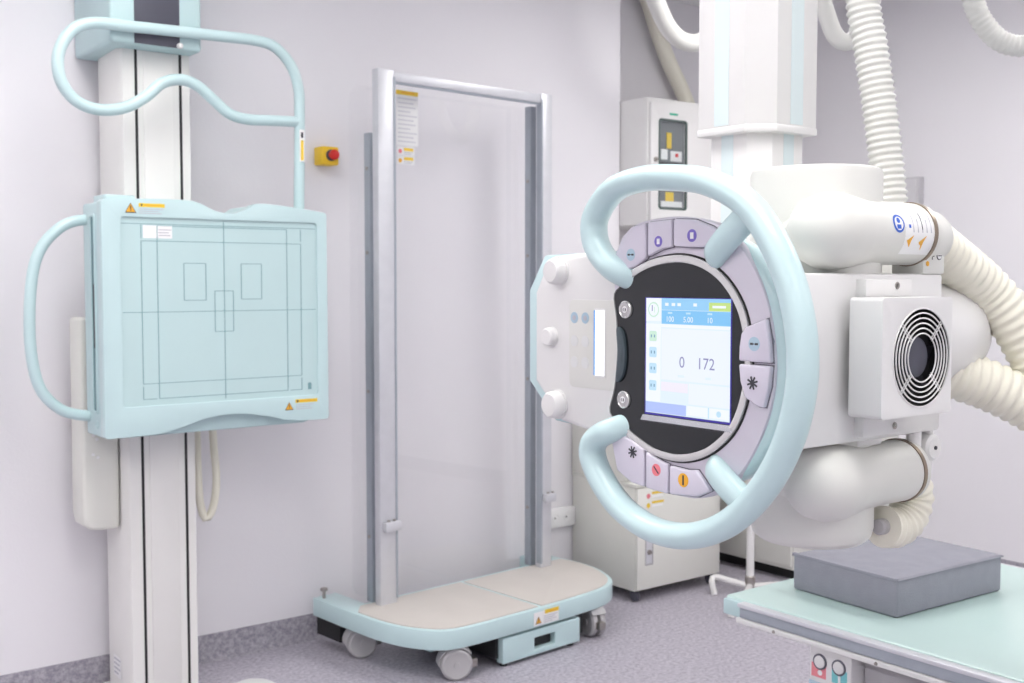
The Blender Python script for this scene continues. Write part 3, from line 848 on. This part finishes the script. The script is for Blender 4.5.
# screen
SX0, SX1, SZ0, SZ1 = -.080, .073, -.079, .079
def em(r, g, b):
    return emit('screen_%d_%d_%d' % (r, g, b), srgb(r, g, b), 1.0)
def sr(s0, s1, t0, t1):
    return R4(SX0 + s0 * (SX1 - SX0), SX0 + s1 * (SX1 - SX0), SZ1 - t1 * (SZ1 - SZ0), SZ1 - t0 * (SZ1 - SZ0))
def sp(s, t):
    return SX0 + s * (SX1 - SX0), SZ1 - t * (SZ1 - SZ0)
e_bg, e_w, e_hd, e_hd2 = em(226, 240, 252), em(240, 246, 254), em(128, 196, 244), em(150, 206, 246)
e_pale, e_yg, e_vi, e_pk, e_bl, e_gr, e_lb = em(236, 243, 253), em(196, 224, 130), em(140, 140, 186), em(240, 236, 248), em(176, 194, 248), em(200, 232, 214), em(190, 224, 246)
e_edge = em(50, 40, 150)
its = [(R4(SX0 - .0022, SX1 + .0022, SZ0 - .003, SZ1 + .001), e_edge, 0), (sr(0, 1, 0, 1), e_bg, 1), (sr(0, .185, 0, .20), e_w, 2), (sr(.195, 1, 0, .10), e_hd2, 2), (sr(.195, 1, .103, .22), e_hd, 2), (sr(.76, 1, .03, .10), e_yg, 3), (sr(.80, .95, .055, .075), e_w, 4),
       (sr(0, 1, .222, .25), e_w, 2), (sr(0, .185, .25, .90), e_w, 2), (sr(.195, .995, .26, .70), e_pale, 2), (sr(.195, .52, .72, .80), e_pk, 2), (sr(.53, 1, .715, .89), e_pale, 2),
       (sr(0, .50, .905, .995), e_bl, 2), (sr(.51, .755, .905, .985), e_w, 2), (sr(.775, .99, .905, .985), e_w, 2), (sr(.760, .768, .90, .99), e_lb, 3)]
cx_, cz_ = sp(.095, .10)
its += [(circ(cx_, cz_, .0105, 20), e_gr, 3), (circ(cx_, cz_, .0085, 20), e_w, 4), (R4(cx_ - .003, cx_ - .0015, cz_ - .002, cz_ + .006), e_vi, 5), (R4(cx_ + .0015, cx_ + .003, cz_ - .004, cz_ + .004), e_gr, 5)]
for t_, c_ in ((.33, e_gr), (.47, e_lb), (.61, e_lb), (.76, e_lb)):
    x_, z_ = sp(.09, t_)
    its.append((rrect(x_ - .007, x_ + .007, z_ - .007, z_ + .007, .002, 2), c_, 3))
    its.append((R4(x_ - .004, x_ - .002, z_ - .002, z_ + .002), em(120, 160, 190), 4))
    its.append((R4(x_ + .002, x_ + .004, z_ - .002, z_ + .002), em(120, 160, 190), 4))
for s_, b_ in ((.26, 'A'), (.34, '+'), (.41, '-'), (.60, '=')):
    x_, z_ = sp(s_, .052)
    its.append((R4(x_ - .003, x_ + .003, z_ - .002, z_ + .002), e_w, 4))
for s_, b_, c_ in ((.30, '100', 'kV'), (.52, '5.00', 'mAs'), (.77, '10', 'ms')):
    x_, z_ = sp(s_, .18)
    its.append(('text', b_, .0105, x_, z_, e_w, 4))
    x_, z_ = sp(s_, .125)
    its.append((R4(x_ - .004, x_ + .004, z_ - .0012, z_ + .0012), e_lb, 4))
x_, z_ = sp(.45, .545)
its.append(('text', '0', .0215, x_, z_, e_vi, 4))
x_, z_ = sp(.73, .545)
its.append(('text', '172', .0215, x_, z_, e_vi, 4))
x_, z_ = sp(.44, .66)
its.append((R4(x_ - .006, x_ + .006, z_ - .0016, z_ + .0016), e_bg, 4))
x_, z_ = sp(.76, .66)
its.append((R4(x_ - .005, x_ + .005, z_ - .0016, z_ + .0016), e_bg, 4))
x_, z_ = sp(.88, .945)
its.append((circ(x_, z_, .004, 12), e_lb, 3))
scr = decal('touch_screen', FF, its, con, thick=.0002, base=.0036)
bm = bmesh.new()
pr = [(0.0036, -.083), (.0085, -.090), (.0036, -.0925)]
vA = [bm.verts.new((-.086, -d, z)) for d, z in pr]
vB = [bm.verts.new((.078, -d, z)) for d, z in pr]
for i in range(3):
    bm.faces.new((vA[i], vA[(i + 1) % 3], vB[(i + 1) % 3], vB[i]))
bm.faces.new(vA); bm.faces.new(vB)
finish(bm, 'screen_ledge', mat('ledge_chrome', srgb(225, 226, 230), .15, metal=.8), con)
# round keys and side lens on the glass
for x_, z_ in ((-.121, .062), (-.124, -.066)):
    finish(lathe([(.003, .0125), (.006, .0125), (.007, .0110), (.006, .0095)], (x_, 0, z_), (0, -1, 0), 24, caps=False), 'key_ring', SILVER, con)
    finish(lathe([(.003, .0098), (.0062, .0095), (.0068, .006), (.0068, 0)], (x_, 0, z_), (0, -1, 0), 24), 'round_key', GREYP, con)
    decal('key_icon', FF, [(circ(x_, z_, .0048, 12), PAPER, 0), (circ(x_, z_, .0032, 12), INK, 1), (R4(x_ - .001, x_ + .001, z_ - .004, z_ + .004), PAPER, 2)], con, thick=.0003, base=.0068)
finish(prism(smooth_loop([(-.137, .036), (-.126, .032), (-.121, .018), (-.119, -.002), (-.121, -.022), (-.127, -.036), (-.138, -.040), (-.1345, 0)], 4), FF, .002, .0085, bev=.002), 'side_lens', DGLASS, con)

# buttons
GAPM = mat('button_gap', srgb(120, 116, 128), 0.5)
def button(pts, nm, icon=None):
    b = finish(prism(smooth_loop(pts, 1), FF, -.004, .0075, bev=.0028, seg=3), nm, BUTTON, con)
    e = finish(prism(offset_loop(pts, .0014), FF, -.004, .0010), 'button_gap', GAPM, con)
    return b
def icon(x, z, r, m, kind, parent):
    it = [(circ(x, z, r, 20), m, 0)] if m else []
    if kind == 'h':
        it += [(R4(x - r * .7, x - r * .2, z - r * .15, z + r * .15), INK, 1), (R4(x + r * .2, x + r * .7, z - r * .15, z + r * .15), INK, 1), (R4(x - r * .25, x + r * .25, z - r * .06, z + r * .06), INK, 1)]
    elif kind == 'star':
        for a in range(4):
            t = PI * a / 4 + .3
            dx, dz = math.cos(t), math.sin(t)
            it.append(([(x - dx * r - dz * r * .13, z - dz * r + dx * r * .13), (x - dx * r + dz * r * .13, z - dz * r - dx * r * .13), (x + dx * r + dz * r * .13, z + dz * r - dx * r * .13), (x + dx * r - dz * r * .13, z + dz * r + dx * r * .13)], INK, 1 + a * .2))
    elif kind == 'd':
        it += [([(x - r * .6, z + r * .45), (x - r * .45, z + r * .6), (x + r * .6, z - r * .45), (x + r * .45, z - r * .6)], INK, 1)]
    elif kind == 'v':
        it += [(R4(x - r * .15, x + r * .15, z - r * .7, z + r * .7), INK, 1)]
    else:
        it += [(R4(x - r * .35, x + r * .35, z - r * .5, z + r * .5), PAPER, 1)]
    decal('button_icon', FF, it, con, thick=.0003, base=.0075)
button([(-.146, .128), (-.138, .145), (-.126, .165), (-.108, .178), (-.0795, .182), (-.0795, .134), (-.10, .122), (-.125, .116)], 'button')
button([(-.0755, .136), (-.0755, .183), (-.0305, .185), (-.0305, .148), (-.05, .1455)], 'button')
button([(-.0265, .149), (-.0265, .1855), (.01, .183), (.040, .173), (.058, .163), (.030, .146), (.0, .147)], 'button')
icon(-.108, .139, .0085, LBLUE, 'h', con)
icon(-.054, .156, .0075, VIOLET, 'b', con)
icon(.008, .162, .0085, VIOLET, 'b', con)
button([(-.148, -.124), (-.120, -.1175), (-.10, -.124), (-.0805, -.132), (-.0805, -.184), (-.105, -.182), (-.135, -.168)], 'button')
button([(-.0765, -.134), (-.05, -.144), (-.0345, -.147), (-.0345, -.187), (-.0765, -.185)], 'button')
button([(-.0305, -.148), (.0, -.150), (.018, -.148), (.044, -.172), (.02, -.183), (-.0305, -.187)], 'button')
icon(-.102, -.138, .0085, None, 'star', con)
icon(-.055, -.157, .0085, PINK, 'd', con)
icon(-.004, -.164, .0095, ORA, 'v', con)
button([(.093, .036), (.101, .045), (.132, .056), (.138, .028), (.1405, .0015), (.0895, .0015), (.090, .02)], 'button')
button([(.0895, -.0025), (.1405, -.0025), (.138, -.028), (.130, -.055), (.120, -.054), (.100, -.044), (.092, -.024)], 'button')
icon(.115, .024, .009, LBLUE, 'h', con)
icon(.113, -.025, .0085, None, 'star', con)

# steering-wheel handle
hp = smooth_loop([(-.098, .040, .092), (-.112, .014, .101), (-.136, -.008, .117), (-.165, -.010, .139), (-.181, -.010, .165), (-.178, -.010, .197), (-.140, -.010, .231), (-.085, -.010, .242), (-.025, -.010, .240), (.040, -.010, .229), (.105, -.010, .197), (.153, -.010, .139), (.182, -.010, .072), (.192, -.010, 0), (.181, -.010, -.068), (.154, -.010, -.127), (.114, -.010, -.178), (.064, -.010, -.216), (.003, -.010, -.238), (-.062, -.010, -.239), (-.122, -.010, -.219), (-.163, -.010, -.185), (-.184, -.010, -.151), (-.176, -.010, -.128), (-.144, -.008, -.111), (-.118, .014, -.100), (-.104, .040, -.093)], 6, closed=False)
hd = finish(sweep(hp, .0178, .0215, normal=(0, 1, 0), n=24), 'handle', TEAL, H)
finish(sweep([(x, y, z) for x, y, z in smooth_loop([(.030, .012, .128), (.042, .0, .136), (.070, -.008, .157), (.110, -.010, .188)], 5, closed=False)], .0185, .016, normal=(0, 1, 0), n=20), 'spoke', TEAL, hd)
finish(sweep([(x, y, z) for x, y, z in smooth_loop([(.034, .012, -.136), (.047, .0, -.143), (.075, -.008, -.159), (.118, -.010, -.185)], 5, closed=False)], .0185, .016, normal=(0, 1, 0), n=20), 'spoke', TEAL, hd)

# collimator on the left of the console
cpl = [(-.316, .140), (-.205, .146), (-.12, .105), (-.12, -.095), (-.205, -.125), (-.285, -.114), (-.349, -.056), (-.349, .085)]
FCc = Frame((0, .012, 0), (1, 0, 0), (0, 0, 1), (0, -1, 0))
cpo = finish(prism(cpl, FCc, -.02, 0, bev=.010, seg=3), 'collimator_cover', WHITE, H)
finish(prism([(-.340, .143), (-.13, .147), (-.12, -.125), (-.312, -.117), (-.378, -.058), (-.378, .088)], FCc, -.035, -.013, bev=.004), 'collimator_rim', TEAL, cpo)
finish(prism(rrect(-.345, -.11, -.105, .13, .03), FCc, -.30, -.03, bev=.012), 'collimator_body', WHITE, H)
FCt = Frame((0, .012, 0), (1, 0, 0), (0, 0, 1), (0, -1, 0))
finish(prism(rrect(-.262, -.135, -.058, .074, .010), FCt, -.003, .0009, bev=.0005), 'key_panel', OFFW, cpo)
finish(prism(R4(-.205, -.179, -.040, .062), FCt, 0, .0016, bev=.0004), 'display_frame', WHITE, cpo)
finish(prism(R4(-.202, -.182, -.037, .059), FCt, 0, .0022), 'lamp_display', emit('lamp_display', srgb(250, 252, 255), 1.6), cpo)
finish(prism(R4(-.2045, -.2018, -.037, .059), FCt, 0, .0024), 'display_edge', emit('display_edge', srgb(70, 150, 230), 1.0), cpo)
for i, (x_, z_) in enumerate(((-.250, .047), (-.225, .047), (-.250, .012), (-.225, .012), (-.250, -.020), (-.225, -.020))):
    decal('touch_key', FCt, [(circ(x_, z_, .0085, 18), LBLUE if i < 2 else mat('ghost_key', srgb(222, 223, 222), .5, var=0), 0)] + ([(circ(x_, z_, .004, 10), GINK, 1)] if i < 2 else []), cpo, thick=.0004, base=.0009)
for (x_, z_, r_, h_) in ((-.286, .117, .020, .020), (-.305, .016, .0145, .012), (-.289, -.088, .021, .020)):
    kb = finish(lathe([(-.004, r_ * 1.08), (h_ * .15, r_ * 1.08), (h_ * .15, r_), (h_ * .8, r_ * .96), (h_, r_ * .80), (h_ * 1.03, 0)], (x_, .012, z_), (0, -1, 0), 32), 'knob', WHITE, cpo)

# fan box on the side of the housing
FX = Frame((.160, 0, 0), (0, 1, 0), (0, 0, 1), (1, 0, 0))
fb = finish(prism(rrect(.196, .362, -.083, .080, .006), FX, -.052, 0, holes=[circ(.288, -.003, .0685, 48)], bev=.0055, seg=3), 'fan_box', WHITE, H)
finish(prism(circ(.288, -.003, .0695, 48), FX, -.050, -.030), 'fan_recess', BLACK, fb)
finish(lathe([(-.045, .0680), (-.0015, .0680), (-.0015, .0687), (-.045, .0687)], (.160, .288, -.003), (1, 0, 0), 48, caps=False), 'fan_liner', BLACK, fb)
finish(lathe([(0, .028), (.017, .028), (.019, .025), (.019, 0)], (.134, .288, -.003), (1, 0, 0), 32), 'fan_hub', DARKP, fb)
bm = bmesh.new()
for i in range(7):
    t = 2 * PI * i / 7
    c, s = math.cos(t), math.sin(t)
    q = [(.030, -.010), (.065, -.020), (.066, .014), (.030, .012)]
    vsb = [bm.verts.new((.131 + .006 * (1 if b > 0 else -1), .288 + a * c - b * s, -.003 + a * s + b * c)) for a, b in q]
    bm.faces.new(vsb)
bmesh.ops.solidify(bm, geom=bm.faces[:], thickness=.0012)
finish(bm, 'fan_blade', mat('fan_black', srgb(48, 48, 54), .45), fb)
for r_ in (.0335, .0405, .0475, .0545, .0615, .068):
    finish(sweep([(.1605, .288 + r_ * math.cos(2 * PI * i / 48), -.003 + r_ * math.sin(2 * PI * i / 48)) for i in range(48)], .00115, n=6, closed=True), 'grille_ring', WHITE, fb)
for i in range(4):
    t = PI / 4 + i * PI / 2
    for s_ in (-.055, .055):
        finish(sweep([(.159, .288 + r_ * math.cos(t + s_ * .034 / r_), -.003 + r_ * math.sin(t + s_ * .034 / r_)) for r_ in (.033, .050, .069)], .0010, n=6), 'grille_spoke', WHITE, fb)
for (y0, y1, z0, z1, zs) in ((.235, .345, .070, .105, .096), (.235, .350, -.116, -.075, -.104)):
    fl = finish(prism(R4(y0, y1, z0, z1), Frame((.090, 0, 0), (0, 1, 0), (0, 0, 1), (1, 0, 0)), -.001, .016, bev=.002), 'fan_flange', WHITE, fb)
    finish(lathe([(0, .0052), (.001, .0052), (.001, .004), (-.001, 0)], (.106, .308, zs), (1, 0, 0), 16), 'flange_screw', STEEL, fb)
# small pipes and joint below the housing
finish(sweep(resample([(.075, .405, -.10), (.075, .405, -.16), (.070, .42, -.20)], .01), .011, n=14), 'coolant_pipe', WHITE, H)
finish(sweep(resample([(.060, .452, -.08), (.062, .455, -.13), (.062, .455, -.165), (.05, .47, -.20)], .01), .012, n=14), 'coolant_pipe', WHITE, H)
jo = finish(lathe([(0, .020), (.03, .020), (.034, .016), (.034, 0)], (.055, .440, -.150), (1, 0, 0), 24), 'pipe_joint', WHITE, H)
finish(lathe([(0, .003), (.002, .003), (.002, 0)], (.089, .440, -.150), (1, 0, 0), 10), 'bolt', INK, jo)
finish(box(.03, .075, .265, .325, -.136, -.122, .003), 'bottom_bracket', WHITE, H)
# elbow block at the upper arm end with earth symbol
elb = finish(lathe([(0, .041), (.05, .041), (.06, .037), (.06, 0)], (.060, .405, .168), (0, 1, 0), 32), 'elbow', OFFW, H)
eb2 = finish(box(.035, .090, .398, .455, .112, .152, .004), 'terminal_block', OFFW, H)
decal('earth_symbol', Frame((.090, -.055, 0), (0, 1, 0), (0, 0, 1), (1, 0, 0)), [(circ(.493, .140, .0065, 16), INK, 0), (circ(.493, .140, .005, 16), PAPER, 1), (R4(.489, .497, .1393, .1407), INK, 2), (R4(.470, .480, .1385, .1398), INK, 0), (R4(.4745, .4758, .134, .144), INK, 0), (circ(.463, .128, .004, 10), ORA, 0)], eb2)

# hoses
hA = [wl(1.693, 1.255, 2.70), wl(1.705, 1.228, 2.2), wl(1.712, 1.222, 1.878), wl(1.721, 1.206, 1.755), wl(1.730, 1.192, 1.649), wl(1.738, 1.176, 1.509), wl(1.730, 1.155, 1.38), wl(1.69, 1.12, 1.30)]
finish(ribbed(hA, .0285, .0120, .065), 'ribbed_hose', OFFW, H)
hB = [(.050, .42, .170), (.050, .47, .163), (.055, .53, .135), (.070, .60, .092), (.100, .64, .035), (.130, .67, -.05), (.16, .69, -.20), (.17, .70, -.45)]
finish(ribbed(hB, .0375, .017, .05), 'ribbed_hose', CREAM, H)
hC = [(.020, .50, -.015), (.045, .545, -.042), (.085, .60, -.066), (.135, .655, -.105), (.19, .70, -.16), (.24, .74, -.28), (.26, .76, -.42)]
finish(ribbed(hC, .039, .017, .06), 'ribbed_hose', CREAM, H)
hD = [(.055, .385, -.19), (.055, .420, -.198), (.055, .437, -.225), (.055, .425, -.255), (.055, .395, -.270), (.055, .360, -.266)]
finish(ribbed(hD, .030, .014, .05), 'elbow_hose', CREAM, H)
finish(lathe([(0, .012), (.020, .012), (.023, .009), (.023, 0)], (.055, .366, -.266), (.1, -1, .1), 20), 'hose_plug', GREYP, H)

# ceiling hoses
def hose(name, pts, r, label, m=OFFW, rib=None):
    bm = ribbed(pts, r, rib, .05) if rib else sweep(resample(pts, .012), r, n=18)
    return tag(finish(bm, name, m), label, 'hose', 'ceiling cable hoses')
hose('ceiling_hose', [(3.20, 3.30, 2.75), (3.225, 3.30, 2.56), (3.285, 3.30, 2.44), (3.344, 3.30, 2.370), (3.42, 3.30, 2.335), (3.52, 3.30, 2.345), (3.62, 3.30, 2.42), (3.68, 3.30, 2.56), (3.70, 3.30, 2.75)], .036, 'smooth white hose looping down left of the machine column')
hose('ceiling_hose', [(2.47, 1.94, 2.75), (2.485, 1.928, 2.4), (2.505, 1.914, 2.13), (2.520, 1.900, 2.045), (2.536, 1.886, 1.998), (2.556, 1.869, 1.983), (2.576, 1.853, 1.998), (2.592, 1.842, 2.045), (2.602, 1.836, 2.13), (2.61, 1.832, 2.4), (2.615, 1.83, 2.75)], .023, 'smooth white hose loop hanging between column and ribbed hose')
hose('ceiling_hose', [(2.80, 1.69, 2.75), (2.81, 1.684, 2.3), (2.828, 1.668, 2.10), (2.861, 1.637, 2.012), (2.905, 1.60, 1.976), (2.955, 1.56, 1.985), (3.01, 1.51, 2.06), (3.05, 1.47, 2.3), (3.06, 1.46, 2.75)], .0275, 'ribbed white hose loop hanging at the far top right corner', OFFW, .014)
hose('ceiling_hose', [(3.84, 1.98, 2.75), (3.85, 1.98, 2.60), (3.89, 1.98, 2.46), (3.98, 1.98, 2.27), (4.04, 1.985, 2.20), (4.10, 1.99, 2.17), (4.15, 1.995, 2.20), (4.19, 2.0, 2.29), (4.24, 2.0, 2.48), (4.28, 2.0, 2.56), (4.34, 2.0, 2.48), (4.42, 2.0, 2.425), (4.50, 2.0, 2.41), (4.60, 2.0, 2.44), (4.67, 2.0, 2.51), (4.72, 2.0, 2.75)], .033, 'white ceiling hose loop seen mirrored in the acrylic pane')
